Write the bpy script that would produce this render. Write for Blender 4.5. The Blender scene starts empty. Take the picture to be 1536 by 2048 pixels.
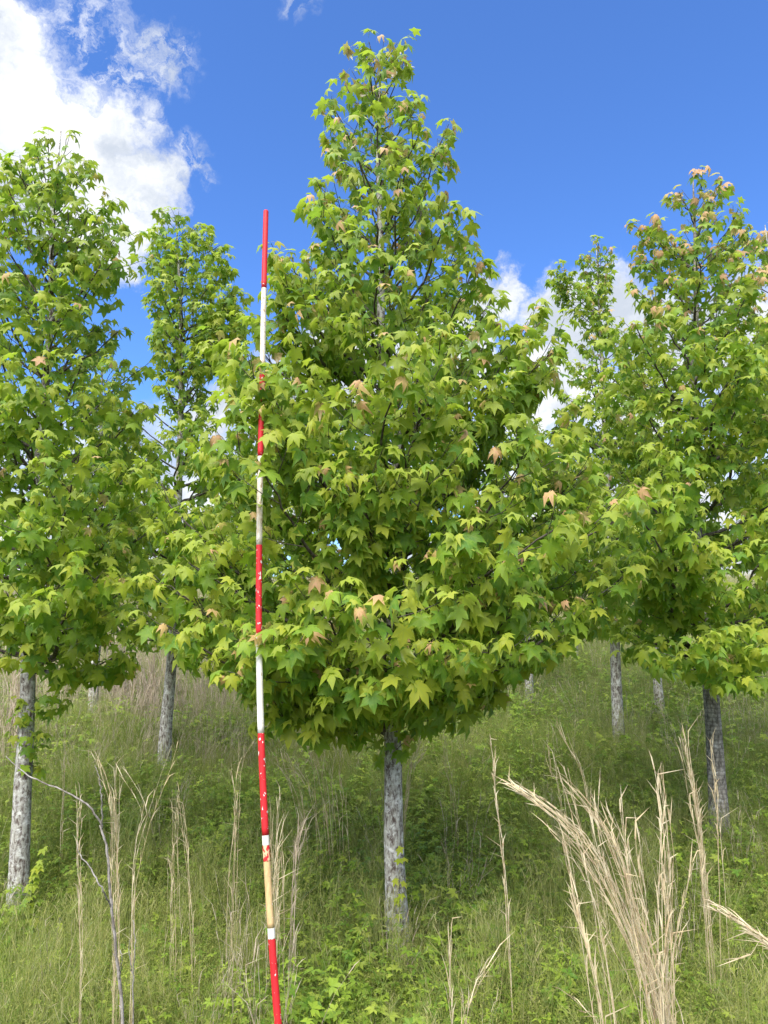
import bpy, math, random
import numpy as np
from mathutils import Vector, Matrix, noise

random.seed(7)
RNG = np.random.default_rng(11)
SC = bpy.context.scene
COL = SC.collection

# ------------------------------------------------------------------ camera
F = 1420.0                     # focal length in photo pixels (1536 x 2048)
PITCH = math.radians(8.0)
CAMZ = 1.95
cam_data = bpy.data.cameras.new('camera')
cam_data.sensor_fit = 'VERTICAL'
cam_data.sensor_height = 24.0
cam_data.lens = 12.0 / (1024.0 / F)
cam_data.clip_start = 0.05
cam_data.clip_end = 2000
cam = bpy.data.objects.new('camera', cam_data)
cam.location = (0, 0, CAMZ)
cam.rotation_euler = (math.radians(90) + PITCH, 0, 0)
COL.objects.link(cam)
SC.camera = cam
CP, SP = math.cos(PITCH), math.sin(PITCH)


def ray(px, py):
    """direction of a photo pixel, scaled to forward distance 1"""
    u = (px - 768.0) / F
    v = (py - 1024.0) / F
    fwd = CP + v * SP
    up = SP - v * CP
    return Vector((u / fwd, 1.0, up / fwd))


def at(px, py, Y):
    r = ray(px, py)
    return Vector((r.x * Y, Y, CAMZ + r.z * Y))


def project(P):
    """world points (N,3) -> photo pixels and depth"""
    P = np.asarray(P, float)
    y = P[:, 1]; z = P[:, 2] - CAMZ
    d = y * CP + z * SP
    h = -y * SP + z * CP
    d = np.maximum(d, 1e-3)
    return 768 + F * P[:, 0] / d, 1024 - F * h / d, d

# ------------------------------------------------------------------ light
SUN_EL, SUN_AZ = 54.0, -158.0        # azimuth measured from +Y (view direction) clockwise
EXPOSURE = 1.6
se, sa = math.radians(SUN_EL), math.radians(SUN_AZ)
sun_dir = Vector((math.sin(sa) * math.cos(se), math.cos(sa) * math.cos(se), math.sin(se)))
sun_data = bpy.data.lights.new('sun', 'SUN')
sun_data.energy = 2.95
sun_data.angle = math.radians(60.0)
sun_data.color = (1.0, 0.95, 0.86)
sun = bpy.data.objects.new('sun', sun_data)
sun.rotation_euler = (-sun_dir).to_track_quat('-Z', 'Y').to_euler()
sun.location = (0, 0, 30)
COL.objects.link(sun)

SC.view_settings.view_transform = 'Standard'
SC.view_settings.look = 'None'
SC.view_settings.gamma = 1
SC.view_settings.use_curve_mapping = False
SC.view_settings.exposure = EXPOSURE
SC.cycles.max_bounces = 8
SC.cycles.diffuse_bounces = 5
SC.cycles.transmission_bounces = 5
SC.cycles.glossy_bounces = 2
SC.cycles.use_denoising = True
SC.cycles.sample_clamp_indirect = 6


class NT:
    """small helper to write node trees"""
    def __init__(self, tree):
        self.t = tree
    def n(self, typ, **kw):
        nd = self.t.nodes.new(typ)
        ins = kw.pop('ins', {})
        for k, v in kw.items():
            setattr(nd, k, v)
        for k, v in ins.items():
            s = nd.inputs[k]
            if isinstance(v, bpy.types.NodeSocket):
                self.t.links.new(v, s)
            else:
                s.default_value = v
        return nd
    def math(self, op, a, b=0.0, c=None, clamp=False):
        nd = self.t.nodes.new('ShaderNodeMath'); nd.operation = op; nd.use_clamp = clamp
        for i, v in enumerate((a, b) if c is None else (a, b, c)):
            if isinstance(v, bpy.types.NodeSocket): self.t.links.new(v, nd.inputs[i])
            else: nd.inputs[i].default_value = v
        return nd.outputs[0]
    def vmath(self, op, a, b):
        nd = self.t.nodes.new('ShaderNodeVectorMath'); nd.operation = op
        for i, v in enumerate((a, b)):
            if isinstance(v, bpy.types.NodeSocket): self.t.links.new(v, nd.inputs[i])
            else: nd.inputs[i].default_value = v
        return nd
    def smooth(self, v, lo, hi):
        nd = self.t.nodes.new('ShaderNodeMapRange'); nd.interpolation_type = 'SMOOTHSTEP'
        self.t.links.new(v, nd.inputs[0])
        nd.inputs[1].default_value = lo; nd.inputs[2].default_value = hi
        return nd.outputs[0]
    def mix(self, fac, a, b):
        nd = self.t.nodes.new('ShaderNodeMix'); nd.data_type = 'RGBA'
        for k, v in ((0, fac), (6, a), (7, b)):
            if isinstance(v, bpy.types.NodeSocket): self.t.links.new(v, nd.inputs[k])
            else: nd.inputs[k].default_value = v
        return nd.outputs[2]
    def noise(self, vec, scale, detail=4, rough=0.55, dist=0.0):
        nd = self.t.nodes.new('ShaderNodeTexNoise')
        nd.inputs['Scale'].default_value = scale; nd.inputs['Detail'].default_value = detail
        nd.inputs['Roughness'].default_value = rough; nd.inputs['Distortion'].default_value = dist
        if vec is not None: self.t.links.new(vec, nd.inputs['Vector'])
        return nd


def rgba(c):
    return (c[0], c[1], c[2], 1.0)

# ------------------------------------------------------------------ sky with clouds
world = bpy.data.worlds.new('World')
SC.world = world
world.use_nodes = True
wt = world.node_tree
wt.nodes.clear()
W = NT(wt)
sky = W.n('ShaderNodeTexSky', sky_type='NISHITA', sun_disc=False, sun_elevation=se, sun_rotation=sa,
          altitude=200.0, air_density=1.0, dust_density=0.6, ozone_density=3.0)
tc = W.n('ShaderNodeTexCoord')
d0 = tc.outputs['Generated']
nz1 = W.noise(d0, 5.0, 8, 0.62)
warp = W.vmath('SCALE', W.vmath('SUBTRACT', nz1.outputs['Color'], (0.5, 0.5, 0.5)).outputs[0], (0, 0, 0))
warp.inputs['Scale'].default_value = 0.16
nz2 = W.noise(d0, 24.0, 8, 0.6)
warp2 = W.vmath('SCALE', W.vmath('SUBTRACT', nz2.outputs['Color'], (0.5, 0.5, 0.5)).outputs[0], (0, 0, 0))
warp2.inputs['Scale'].default_value = 0.055
dw = W.vmath('ADD', W.vmath('ADD', d0, warp.outputs[0]).outputs[0], warp2.outputs[0]).outputs[0]


def blobs(lst, vec):
    cur = None
    for (px, py, r, s) in lst:
        c = ray(px, py).normalized()
        rr = r / F * 0.85
        dist = W.vmath('DISTANCE', vec, tuple(c)).outputs['Value']
        m = W.math('SUBTRACT', 1.0, W.math('DIVIDE', dist, rr))
        m = W.math('MULTIPLY', W.math('MAXIMUM', m, 0.0), s)
        cur = m if cur is None else W.math('MAXIMUM', cur, m)
    return cur

solid = blobs([(-70, 40, 170, 1), (-10, 190, 210, 1), (110, 285, 165, 1), (210, 300, 130, 1), (270, 400, 130, 1),
               (235, 480, 110, 1), (140, 420, 120, .8), (-160, 300, 260, 1), (330, 380, 75, .8),
               (1015, 615, 85, 1), (950, 690, 95, 1), (1200, 640, 135, 1.), (1120, 660, 90, 1), (1320, 700, 160, 1), (1140, 740, 100, 1),
               (1460, 690, 170, .9), (700, 730, 190, 1), (880, 720, 150, 1), (1100, 800, 170, .9), (560, 800, 170, .9),
               (430, 830, 110, .8), (1260, 850, 150, .9)], dw)
wisp = blobs([(170, 60, 130, .6), (215, 130, 110, .75), (300, 115, 90, .8), (390, 345, 70, .8), (590, 0, 50, .5), (190, 30, 100, .5)], dw)
sep = W.n('ShaderNodeSeparateXYZ', ins={'Vector': d0})
# broken cumulus low all round the horizon and here and there overhead outside the view
gen = W.noise(W.vmath('MULTIPLY', dw, (1.0, 1.0, 2.2)).outputs[0], 2.3, 6, 0.55)
low = W.math('SUBTRACT', 1.0, W.smooth(sep.outputs['Z'], 0.12, 0.42))
behind = W.math('SUBTRACT', 1.0, W.smooth(sep.outputs['Y'], -0.35, 0.25))
bias = W.math('MAXIMUM', W.math('MULTIPLY', low, 0.17), W.math('MULTIPLY', behind, 0.12))
inview = W.math('MAXIMUM', low, behind)
gen_m = W.math('MULTIPLY', W.smooth(W.math('ADD', gen.outputs['Fac'], bias), 0.55, 0.66), inview)
fil = W.noise(dw, 26.0, 8, 0.68, 0.6)
solid_m = W.smooth(W.math('ADD', solid, W.math('MULTIPLY', W.math('SUBTRACT', fil.outputs['Fac'], 0.52), 0.8)), 0.0, 0.48)
solid_m = W.math('MULTIPLY', solid_m, W.smooth(solid, 0.0, 0.12))
wisp_m = W.math('MULTIPLY', W.math('MULTIPLY', W.smooth(wisp, 0.0, 0.5), W.smooth(fil.outputs['Fac'], 0.42, 0.68)), 0.85)
cl = W.math('MAXIMUM', W.math('MAXIMUM', solid_m, wisp_m), gen_m, clamp=True)
cdet = W.noise(dw, 7.0, 7, 0.6)
cloud_col = W.mix(W.smooth(cdet.outputs['Fac'], 0.38, 0.62), (2.9, 3.2, 3.7, 1), (4.9, 5.0, 5.1, 1))
tinted = W.mix(1.0, sky.outputs[0], (0.545, 0.82, 1.25, 1))
tinted.node.blend_type = 'MULTIPLY'
skymix = W.mix(cl, tinted, cloud_col)
bg = W.n('ShaderNodeBackground', ins={'Color': skymix, 'Strength': 0.077})
out = W.n('ShaderNodeOutputWorld', ins={'Surface': bg.outputs[0]})

# ------------------------------------------------------------------ helpers


def tag(o, label=None, cat=None, group=None, kind=None):
    if label: o['label'] = label
    if cat: o['category'] = cat
    if group: o['group'] = group
    if kind: o['kind'] = kind
    return o


def new_mesh(name, verts, faces, mat, smooth=False):
    me = bpy.data.meshes.new(name)
    verts = np.asarray(verts, dtype=np.float32).reshape(-1, 3)
    faces = np.asarray(faces, dtype=np.int32)
    k = faces.shape[1]
    me.vertices.add(len(verts)); me.vertices.foreach_set('co', verts.ravel())
    me.loops.add(faces.size); me.loops.foreach_set('vertex_index', faces.ravel())
    me.polygons.add(len(faces))
    me.polygons.foreach_set('loop_start', np.arange(0, faces.size, k, dtype=np.int32))
    me.update(calc_edges=True)
    if smooth:
        me.polygons.foreach_set('use_smooth', np.ones(len(faces), dtype=bool))
    if mat: me.materials.append(mat)
    return me


def link(name, me, parent=None, loc=None):
    o = bpy.data.objects.new(name, me)
    COL.objects.link(o)
    if parent: o.parent = parent
    if loc is not None: o.location = loc
    return o


def set_attr(me, name, vals, domain='POINT'):
    a = me.attributes.new(name, 'FLOAT', domain)
    a.data.foreach_set('value', np.asarray(vals, dtype=np.float32))


def empty(name, loc):
    o = bpy.data.objects.new(name, None)
    o.empty_display_size = 0.1
    o.location = loc
    COL.objects.link(o)
    return o


class Geo:
    """collects triangles / quads (stored as triangles) with a per-vertex value"""
    def __init__(self): self.v = []; self.f = []; self.a = []; self.n = 0
    def add(self, v, f, a=0.0):
        v = np.asarray(v, float).reshape(-1, 3); f = np.asarray(f, int).reshape(-1, 3)
        self.v.append(v); self.f.append(f + self.n); self.n += len(v)
        self.a.append(np.full(len(v), a) if np.isscalar(a) else np.asarray(a))
    def mesh(self, name, mat, smooth=False, attr=None):
        me = new_mesh(name, np.concatenate(self.v), np.concatenate(self.f), mat, smooth)
        if attr: set_attr(me, attr, np.concatenate(self.a))
        return me


def frames(P):
    P = np.asarray(P, float)
    T = np.gradient(P, axis=0)
    T /= np.linalg.norm(T, axis=1)[:, None] + 1e-9
    ref = np.array([0, 0, 1.0]) if abs(T[0, 2]) < 0.8 else np.array([1.0, 0, 0])
    A = np.cross(T, ref); A /= np.linalg.norm(A, axis=1)[:, None] + 1e-9
    B = np.cross(T, A)
    return T, A, B


def tube(geo, P, R, sides=5, a=0.0, cap=True, rough=0.0, rs=None):
    P = np.asarray(P, float); n = len(P)
    R = np.broadcast_to(np.asarray(R, float), (n,))
    T, A, B = frames(P)
    th = np.linspace(0, 2 * math.pi, sides, endpoint=False)
    Rm = R[:, None] * np.ones((n, sides))
    if rough: Rm = Rm * (1 + rough * rs)
    V = P[:, None, :] + Rm[:, :, None] * (np.cos(th)[None, :, None] * A[:, None, :] + np.sin(th)[None, :, None] * B[:, None, :])
    i = np.arange(n - 1)[:, None] * sides; j = np.arange(sides)[None, :]; k = (np.arange(sides) + 1) % sides
    q0 = (i + j).ravel(); q1 = (i + k[None, :]).ravel(); q2 = (i + sides + k[None, :]).ravel(); q3 = (i + sides + j).ravel()
    F_ = np.concatenate([np.stack([q0, q2, q1], 1), np.stack([q0, q3, q2], 1)])
    V = V.reshape(-1, 3)
    if cap and sides > 3:
        V = np.vstack([V, P[-1]]); c = len(V) - 1; b = (n - 1) * sides
        F_ = np.vstack([F_, np.stack([b + np.arange(sides), b + k, np.full(sides, c)], 1)[:, ::-1]])
    geo.add(V, F_, a)


def spline(pts, n):
    """Catmull-Rom through points"""
    P = np.asarray([tuple(p) for p in pts], float)
    if len(P) == 2:
        t = np.linspace(0, 1, n)[:, None]; return P[0] * (1 - t) + P[1] * t
    Q = np.vstack([2 * P[0] - P[1], P, 2 * P[-1] - P[-2]])
    out_ = []
    for u in np.linspace(0, len(P) - 1 - 1e-6, n):
        i = int(u); t = u - i
        a, b, c, d = Q[i], Q[i + 1], Q[i + 2], Q[i + 3]
        out_.append(0.5 * (2 * b + (c - a) * t + (2 * a - 5 * b + 4 * c - d) * t * t + (3 * b - a - 3 * c + d) * t ** 3))
    return np.array(out_)


def unit(v):
    v = np.asarray(v, float)
    return v / (np.linalg.norm(v) + 1e-9)

# ------------------------------------------------------------------ materials


def leaf_material(name, dark, mid, young, red, transl=0.5, spec=0.05, rib=True):
    m = bpy.data.materials.new(name); m.use_nodes = True
    t = m.node_tree; t.nodes.clear(); N = NT(t)
    oi = N.n('ShaderNodeObjectInfo')
    lv = N.n('ShaderNodeAttribute', attribute_name='lv')
    yg = N.n('ShaderNodeAttribute', attribute_name='young')
    r = N.math('FRACT', N.math('ADD', oi.outputs['Random'], lv.outputs['Fac']))
    r2 = N.math('FRACT', N.math('MULTIPLY', r, 7.31))
    col = N.mix(N.smooth(r, 0.0, 1.0), rgba(dark), rgba(mid))
    col = N.mix(N.math('MULTIPLY', yg.outputs['Fac'], 1.6, clamp=True), col, rgba(young))
    col = N.mix(N.smooth(N.math('ADD', yg.outputs['Fac'], N.math('MULTIPLY', N.math('SUBTRACT', r2, .5), 0.25)), 0.6, 1.05), col, rgba(red))
    geo = N.n('ShaderNodeNewGeometry')
    blot = N.noise(geo.outputs['Position'], 38.0, 3, 0.6)
    col = N.mix(N.smooth(blot.outputs['Fac'], 0.3, 0.75), col, N.mix(0.30, col, rgba((mid[0] * 1.5, mid[1] * 1.25, mid[2]))))
    if rib:
        rb = N.n('ShaderNodeAttribute', attribute_name='rib')
        col = N.mix(N.math('MULTIPLY', N.smooth(rb.outputs['Fac'], 0.86, 0.99), 0.35), col, rgba((0.30, 0.40, 0.12)))
    # paler underside
    back = N.mix(N.math('MULTIPLY', geo.outputs['Backfacing'], 0.25), col, rgba((0.22, 0.33, 0.12)))
    d = N.n('ShaderNodeBsdfDiffuse', ins={'Color': back, 'Roughness': 0.3})
    tcol = N.mix(0.65, back, rgba((0.42, 0.66, 0.03)))
    tr = N.n('ShaderNodeBsdfTranslucent', ins={'Color': N.mix(0.35, tcol, col)})
    g = N.n('ShaderNodeBsdfGlossy', ins={'Color': (0.9, 0.95, 1, 1), 'Roughness': 0.5})
    bump = N.n('ShaderNodeBump', ins={'Height': blot.outputs['Fac'], 'Strength': 0.25, 'Distance': 0.004})
    t.links.new(bump.outputs[0], g.inputs['Normal']); t.links.new(bump.outputs[0], d.inputs['Normal'])
    a = N.n('ShaderNodeMixShader', ins={0: transl, 1: d.outputs[0], 2: tr.outputs[0]})
    fr = N.n('ShaderNodeFresnel', ins={'IOR': 1.42})
    b = N.n('ShaderNodeMixShader', ins={0: N.math('MINIMUM', N.math('MULTIPLY', fr.outputs[0], spec * 8), 0.09), 1: a.outputs[0], 2: g.outputs[0]})
    N.n('ShaderNodeOutputMaterial', ins={'Surface': b.outputs[0]})
    return m


def bark_material(name, base, light, dark, lichen=0.5, ring=0.0):
    m = bpy.data.materials.new(name); m.use_nodes = True
    t = m.node_tree; t.nodes.clear(); N = NT(t)
    geo = N.n('ShaderNodeNewGeometry'); pos = geo.outputs['Position']
    st = N.vmath('MULTIPLY', pos, (1.0, 1.0, 0.35)).outputs[0]
    n1 = N.noise(st, 55.0, 6, 0.65, 0.3)
    n2 = N.noise(pos, 30.0, 6, 0.72, 0.4)
    n3 = N.noise(N.vmath('MULTIPLY', pos, (1, 1, 2.4)).outputs[0], 38.0, 5, 0.7)
    col = N.mix(N.smooth(n1.outputs['Fac'], 0.36, 0.62), rgba(dark), rgba(base))
    col = N.mix(N.math('MULTIPLY', N.smooth(n2.outputs['Fac'], 0.62 - 0.22 * lichen, 0.80 - 0.2 * lichen), 0.85), col, rgba(light))
    n4 = N.noise(pos, 9.0, 5, 0.65, 1.0)
    col = N.mix(N.math('MULTIPLY', N.smooth(n4.outputs['Fac'], 0.55, 0.7), 0.7), col, rgba(tuple(min(.8, 1.15 * q) for q in light)))
    col = N.mix(N.math('MULTIPLY', N.smooth(n3.outputs['Fac'], 0.58, 0.72), 0.5), col, rgba(dark))
    if ring:
        sepz = N.n('ShaderNodeSeparateXYZ', ins={'Vector': N.vmath('ADD', pos, N.vmath('MULTIPLY', n2.outputs['Color'], (.05, .05, .05)).outputs[0]).outputs[0]})
        w = N.math('SINE', N.math('MULTIPLY', sepz.outputs['Z'], 190.0))
        col = N.mix(N.math('MULTIPLY', N.smooth(w, 0.2, 0.9), ring), col, rgba(dark))
    h = N.math('ADD', n1.outputs['Fac'], N.math('MULTIPLY', n3.outputs['Fac'], 0.6))
    bump = N.n('ShaderNodeBump', ins={'Height': h, 'Strength': 0.8, 'Distance': 0.006})
    p = N.n('ShaderNodeBsdfPrincipled', ins={'Base Color': col, 'Roughness': 0.9, 'Specular IOR Level': 0.15, 'Normal': bump.outputs[0]})
    N.n('ShaderNodeOutputMaterial', ins={'Surface': p.outputs[0]})
    return m


def dry_material(name, c1, c2, c3, transl=0.25):
    m = bpy.data.materials.new(name); m.use_nodes = True
    t = m.node_tree; t.nodes.clear(); N = NT(t)
    geo = N.n('ShaderNodeNewGeometry')
    lv = N.n('ShaderNodeAttribute', attribute_name='lv')
    oi = N.n('ShaderNodeObjectInfo')
    n1 = N.noise(geo.outputs['Position'], 30.0, 4, 0.6)
    r = N.math('FRACT', N.math('ADD', lv.outputs['Fac'], oi.outputs['Random']))
    col = N.mix(r, rgba(c1), rgba(c2))
    col = N.mix(N.smooth(n1.outputs['Fac'], 0.4, 0.72), col, rgba(c3))
    d = N.n('ShaderNodeBsdfDiffuse', ins={'Color': col})
    tr = N.n('ShaderNodeBsdfTranslucent', ins={'Color': col})
    a = N.n('ShaderNodeMixShader', ins={0: transl, 1: d.outputs[0], 2: tr.outputs[0]})
    N.n('ShaderNodeOutputMaterial', ins={'Surface': a.outputs[0]})
    return m


M_LEAF = leaf_material('sweetgum_leaf', (0.100, 0.235, 0.028), (0.275, 0.415, 0.034), (0.50, 0.50, 0.055), (0.72, 0.38, 0.25))
M_BARK = bark_material('lichen_bark', (0.43, 0.42, 0.38), (0.72, 0.73, 0.70), (0.09, 0.065, 0.055), 0.6)
M_BARK_D = bark_material('ridged_bark', (0.32, 0.295, 0.26), (0.56, 0.56, 0.53), (0.10, 0.09, 0.075), 0.35, 0.5)
M_TWIG = bark_material('branch_bark', (0.115, 0.10, 0.085), (0.30, 0.30, 0.28), (0.045, 0.038, 0.03), 0.2)
M_GRASS = leaf_material('green_grass', (0.050, 0.105, 0.018), (0.25, 0.31, 0.052), (0.42, 0.38, 0.16), (0.55, 0.46, 0.29), 0.35, 0.03, rib=False)
M_WEED = leaf_material('weed_leaf', (0.075, 0.17, 0.022), (0.25, 0.36, 0.042), (0.40, 0.42, 0.08), (0.4, 0.3, 0.1), 0.35, 0.04, rib=False)
M_DRY = dry_material('dry_grass', (0.62, 0.51, 0.31), (0.80, 0.71, 0.51), (0.46, 0.34, 0.21))
M_DRY_W = dry_material('weathered_dry_grass', (0.52, 0.43, 0.32), (0.66, 0.57, 0.45), (0.38, 0.29, 0.21))
M_SAP = bark_material('grey_twig_bark', (0.33, 0.30, 0.28), (0.5, 0.49, 0.47), (0.14, 0.12, 0.10), 0.4)

# ------------------------------------------------------------------ ground
GP = np.array([(-300, -2.6), (-20, -2.1), (2, -2.0), (4.2, -2.02), (6, -1.84), (8, -1.66), (10, -1.52), (14, -1.15), (20, -0.55),
               (30, 0.35), (45, 1.4), (80, 2.6), (300, 3.0)])


def ground_z(x, y):
    x = np.asarray(x, float); y = np.asarray(y, float)
    b = (np.interp(y - 0.5, GP[:, 0], GP[:, 1]) + np.interp(y, GP[:, 0], GP[:, 1]) + np.interp(y + .5, GP[:, 0], GP[:, 1])) / 3
    w = 0.05 * np.sin(x * 1.3 + 0.7 * y) + 0.04 * np.sin(2.1 * y - x * .6) + 0.03 * np.sin(x * 3.1 + 1.1) * np.cos(y * 2.7)
    far = np.clip((y - 15) / 60, 0, 1)
    return CAMZ + b + w + far * (0.8 * np.sin(x * 0.09 + .6) + .3 * np.sin(x * .23 + y * .05))


def build_ground():
    xs = np.unique(np.concatenate([np.linspace(-8, 8, 129), np.sinh(np.linspace(-4.2, 4.2, 90)) / np.sinh(4.2) * 320]))
    ys = np.unique(np.concatenate([np.linspace(1, 14, 105), np.linspace(14, 60, 60), np.linspace(-300, 1, 24), np.linspace(60, 400, 30)]))
    X, Y = np.meshgrid(xs, ys)
    Z = ground_z(X, Y)
    Z = Z + RNG.normal(0, 0.012, Z.shape)
    V = np.stack([X, Y, Z], -1).reshape(-1, 3)
    nx, ny = len(xs), len(ys)
    i, j = np.meshgrid(np.arange(ny - 1), np.arange(nx - 1), indexing='ij')
    a = (i * nx + j).ravel()
    Fq = np.stack([a, a + 1, a + nx + 1, a + nx], 1)
    m = bpy.data.materials.new('meadow_soil'); m.use_nodes = True
    t = m.node_tree; t.nodes.clear(); N = NT(t)
    pos = N.n('ShaderNodeNewGeometry').outputs['Position']
    n1 = N.noise(pos, 3.0, 8, 0.65); n2 = N.noise(pos, 0.35, 4, 0.5); n3 = N.noise(pos, 45.0, 4, 0.7)
    c = N.mix(N.smooth(n1.outputs['Fac'], 0.35, 0.65), (0.08, 0.07, 0.04, 1), (0.10, 0.12, 0.04, 1))
    c = N.mix(N.math('MULTIPLY', N.smooth(n2.outputs['Fac'], 0.4, 0.65), 0.6), c, (0.13, 0.14, 0.055, 1))
    c = N.mix(N.math('MULTIPLY', N.smooth(n3.outputs['Fac'], 0.5, 0.7), 0.5), c, (0.17, 0.13, 0.08, 1))
    bp = N.n('ShaderNodeBump', ins={'Height': n3.outputs['Fac'], 'Strength': 1.0, 'Distance': 0.03})
    p = N.n('ShaderNodeBsdfPrincipled', ins={'Base Color': c, 'Roughness': 1.0, 'Specular IOR Level': 0.05, 'Normal': bp.outputs[0]})
    N.n('ShaderNodeOutputMaterial', ins={'Surface': p.outputs[0]})
    o = link('ground', new_mesh('ground', V, Fq, m, True))
    tag(o, 'sloping meadow soil rising away beneath the grass and trees', kind='structure')

build_ground()

# ------------------------------------------------------------------ leaf shapes


def leaf_template(seed, droop, fold, detail=True, curl=0.0):
    r = random.Random(seed)
    lob = [(0, 1.0), (56, .95), (112, .64), (-56, .95), (-112, .64)]
    lob = [(a + r.uniform(-5, 5), l * r.uniform(.9, 1.08)) for a, l in lob]
    lob.sort()
    tw = r.uniform(-.28, .28); cup = r.uniform(-.12, .22)
    V = [(0, 0, 0)]; rib = [1.0]; Fc = []
    order = []
    def pt(ang, rad, edge):
        a = math.radians(ang)
        x, y = math.sin(a) * rad, math.cos(a) * rad
        z = -droop * rad * rad + fold * edge + r.uniform(-.03, .03) + tw * x * y - cup * abs(x)
        k = 1 - curl * rad * rad
        V.append((x * k, y * (1 - .4 * curl * rad), z)); rib.append(0.0 if edge else 1.0)
        return len(V) - 1
    sin_ang = []
    for i in range(4):
        sin_ang.append((lob[i][0] + lob[i + 1][0]) / 2)
    ends = [-158 + r.uniform(-5, 5)] + sin_ang + [158 + r.uniform(-5, 5)]
    sr = [.28] + [r.uniform(.45, .53) for _ in range(4)] + [.28]
    sr[1] *= .9; sr[4] *= .9
    S = [pt(a, q, 1) for a, q in zip(ends, sr)]
    for i, (a, l) in enumerate(lob):
        mid = pt(a, l * .52, 0); tip = pt(a + r.uniform(-3, 3), l, 0)
        w = r.uniform(21, 25)
        if detail:
            shl = pt(a - w, l * .60, 1); shr = pt(a + w, l * .60, 1)
            s1 = pt(a - 7.5, l * .80, .6); s2 = pt(a + 7.5, l * .80, .6)
            rib[s1] = rib[s2] = 0.2
            Fc += [(0, S[i], mid), (0, mid, S[i + 1]), (S[i], shl, mid), (mid, shr, S[i + 1]),
                   (shl, s1, mid), (mid, s2, shr), (s1, tip, mid), (mid, tip, s2)]
        else:
            Fc += [(S[i], tip, mid), (mid, tip, S[i + 1]), (0, S[i], mid), (0, mid, S[i + 1])]
    Fc += [(0, S[-1], len(V)), (0, len(V), S[0])]
    V.append((0, -.10, 0)); rib.append(0.5)
    # petiole: thin three sided stalk
    P = spline([(0, -.02, -.004), (0, -.40, .03), (0.02, -.85, -.30)], 2 if not detail else 4) if detail else np.array([(0, -.02, -.004), (0.02, -.85, -.24)])
    g = Geo(); tube(g, P, [.012] * len(P), 3, cap=False)
    off = len(V)
    for v in g.v[0]: V.append(tuple(v)); rib.append(1.0)
    for f in g.f[0]: Fc.append(tuple(int(q) + off for q in f))
    Fc = [(f[0], f[2], f[1]) for f in Fc]           # up-facing normals
    return np.array(V, float), np.array(Fc, int), np.array(rib, float), P[-1]

NSH = 10
TPL, TPL_LO = [], []
for i in range(NSH):
    TPL.append(leaf_template(i, 0.10 + 0.06 * i, [.06, .12, .02][i % 3]))
    TPL_LO.append(leaf_template(50 + i, 0.10 + 0.06 * i, [.06, .12, .02][i % 3], detail=False))
TPL_Y = [leaf_template(80 + i, 0.7 + 0.25 * i, 0.16, curl=.35) for i in range(3)]
ALLT = TPL + TPL_Y                              # 0..5 mature, 6..8 young curled
ALLT_LO = TPL_LO + [leaf_template(90 + i, 0.7 + 0.25 * i, 0.14, detail=False, curl=.35) for i in range(3)]
TINTS = [0.0, 0.3, 0.5, 1.0]
LEAF_MESH = {}


def leaf_mesh(shape, tint, lo):
    key = (shape, tint, lo)
    if key not in LEAF_MESH:
        V, Fc, rib, _ = (ALLT_LO if lo else ALLT)[shape]
        me = new_mesh('leaf', V, Fc, M_LEAF, True)
        set_attr(me, 'rib', rib); set_attr(me, 'young', np.full(len(V), TINTS[tint])); set_attr(me, 'lv', np.zeros(len(V)))
        LEAF_MESH[key] = me
    return LEAF_MESH[key]


class Leaves:
    def __init__(self, lo=False):
        self.rows = []; self.lo = lo
    def add(self, p, out_, size, tint, young, a_rng=(5, 65), r=random):
        """blade hangs outwards and down from point p of the twig"""
        up = np.array([0, 0, 1.0])
        o = np.array([out_[0], out_[1], 0.0]); n = np.linalg.norm(o)
        o = o / n if n > 1e-6 else np.array([1.0, 0, 0])
        yaw = r.gauss(0, math.radians(38)); c, s = math.cos(yaw), math.sin(yaw)
        o = np.array([o[0] * c - o[1] * s, o[0] * s + o[1] * c, 0])
        a = math.radians(r.uniform(*a_rng))
        f = o * math.cos(a) - up * math.sin(a)
        nn = o * math.sin(a) + up * math.cos(a)
        side = np.cross(f, nn)
        roll = r.gauss(0, math.radians(22)); c, s = math.cos(roll), math.sin(roll)
        n2 = nn * c + side * s; side2 = np.cross(f, n2)
        shape = (NSH + r.randrange(3)) if young else r.randrange(NSH)
        pend = (ALLT_LO if self.lo else ALLT)[shape][3]
        R = np.stack([side2 * r.uniform(.78, 1.08), f, n2], 1)              # columns x,y,z
        pos = np.asarray(p, float) - R @ (pend * size)
        self.rows.append((pos, R, size, shape, tint))

# ------------------------------------------------------------------ trees
TREES = []


def trunk_radius_mesh(P, R, sides, amp, seed):
    n = len(P)
    rs = np.zeros((n, sides))
    for i in range(n):
        for j in range(sides):
            th = 2 * math.pi * j / sides
            q = Vector((math.cos(th) * 2.2 + seed, math.sin(th) * 2.2, P[i][2] * 22))
            rs[i, j] = noise.noise(q) + .6 * noise.noise(q * 2.3)
    g = Geo(); tube(g, P, R, sides, rough=amp, rs=rs)
    return g


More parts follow.
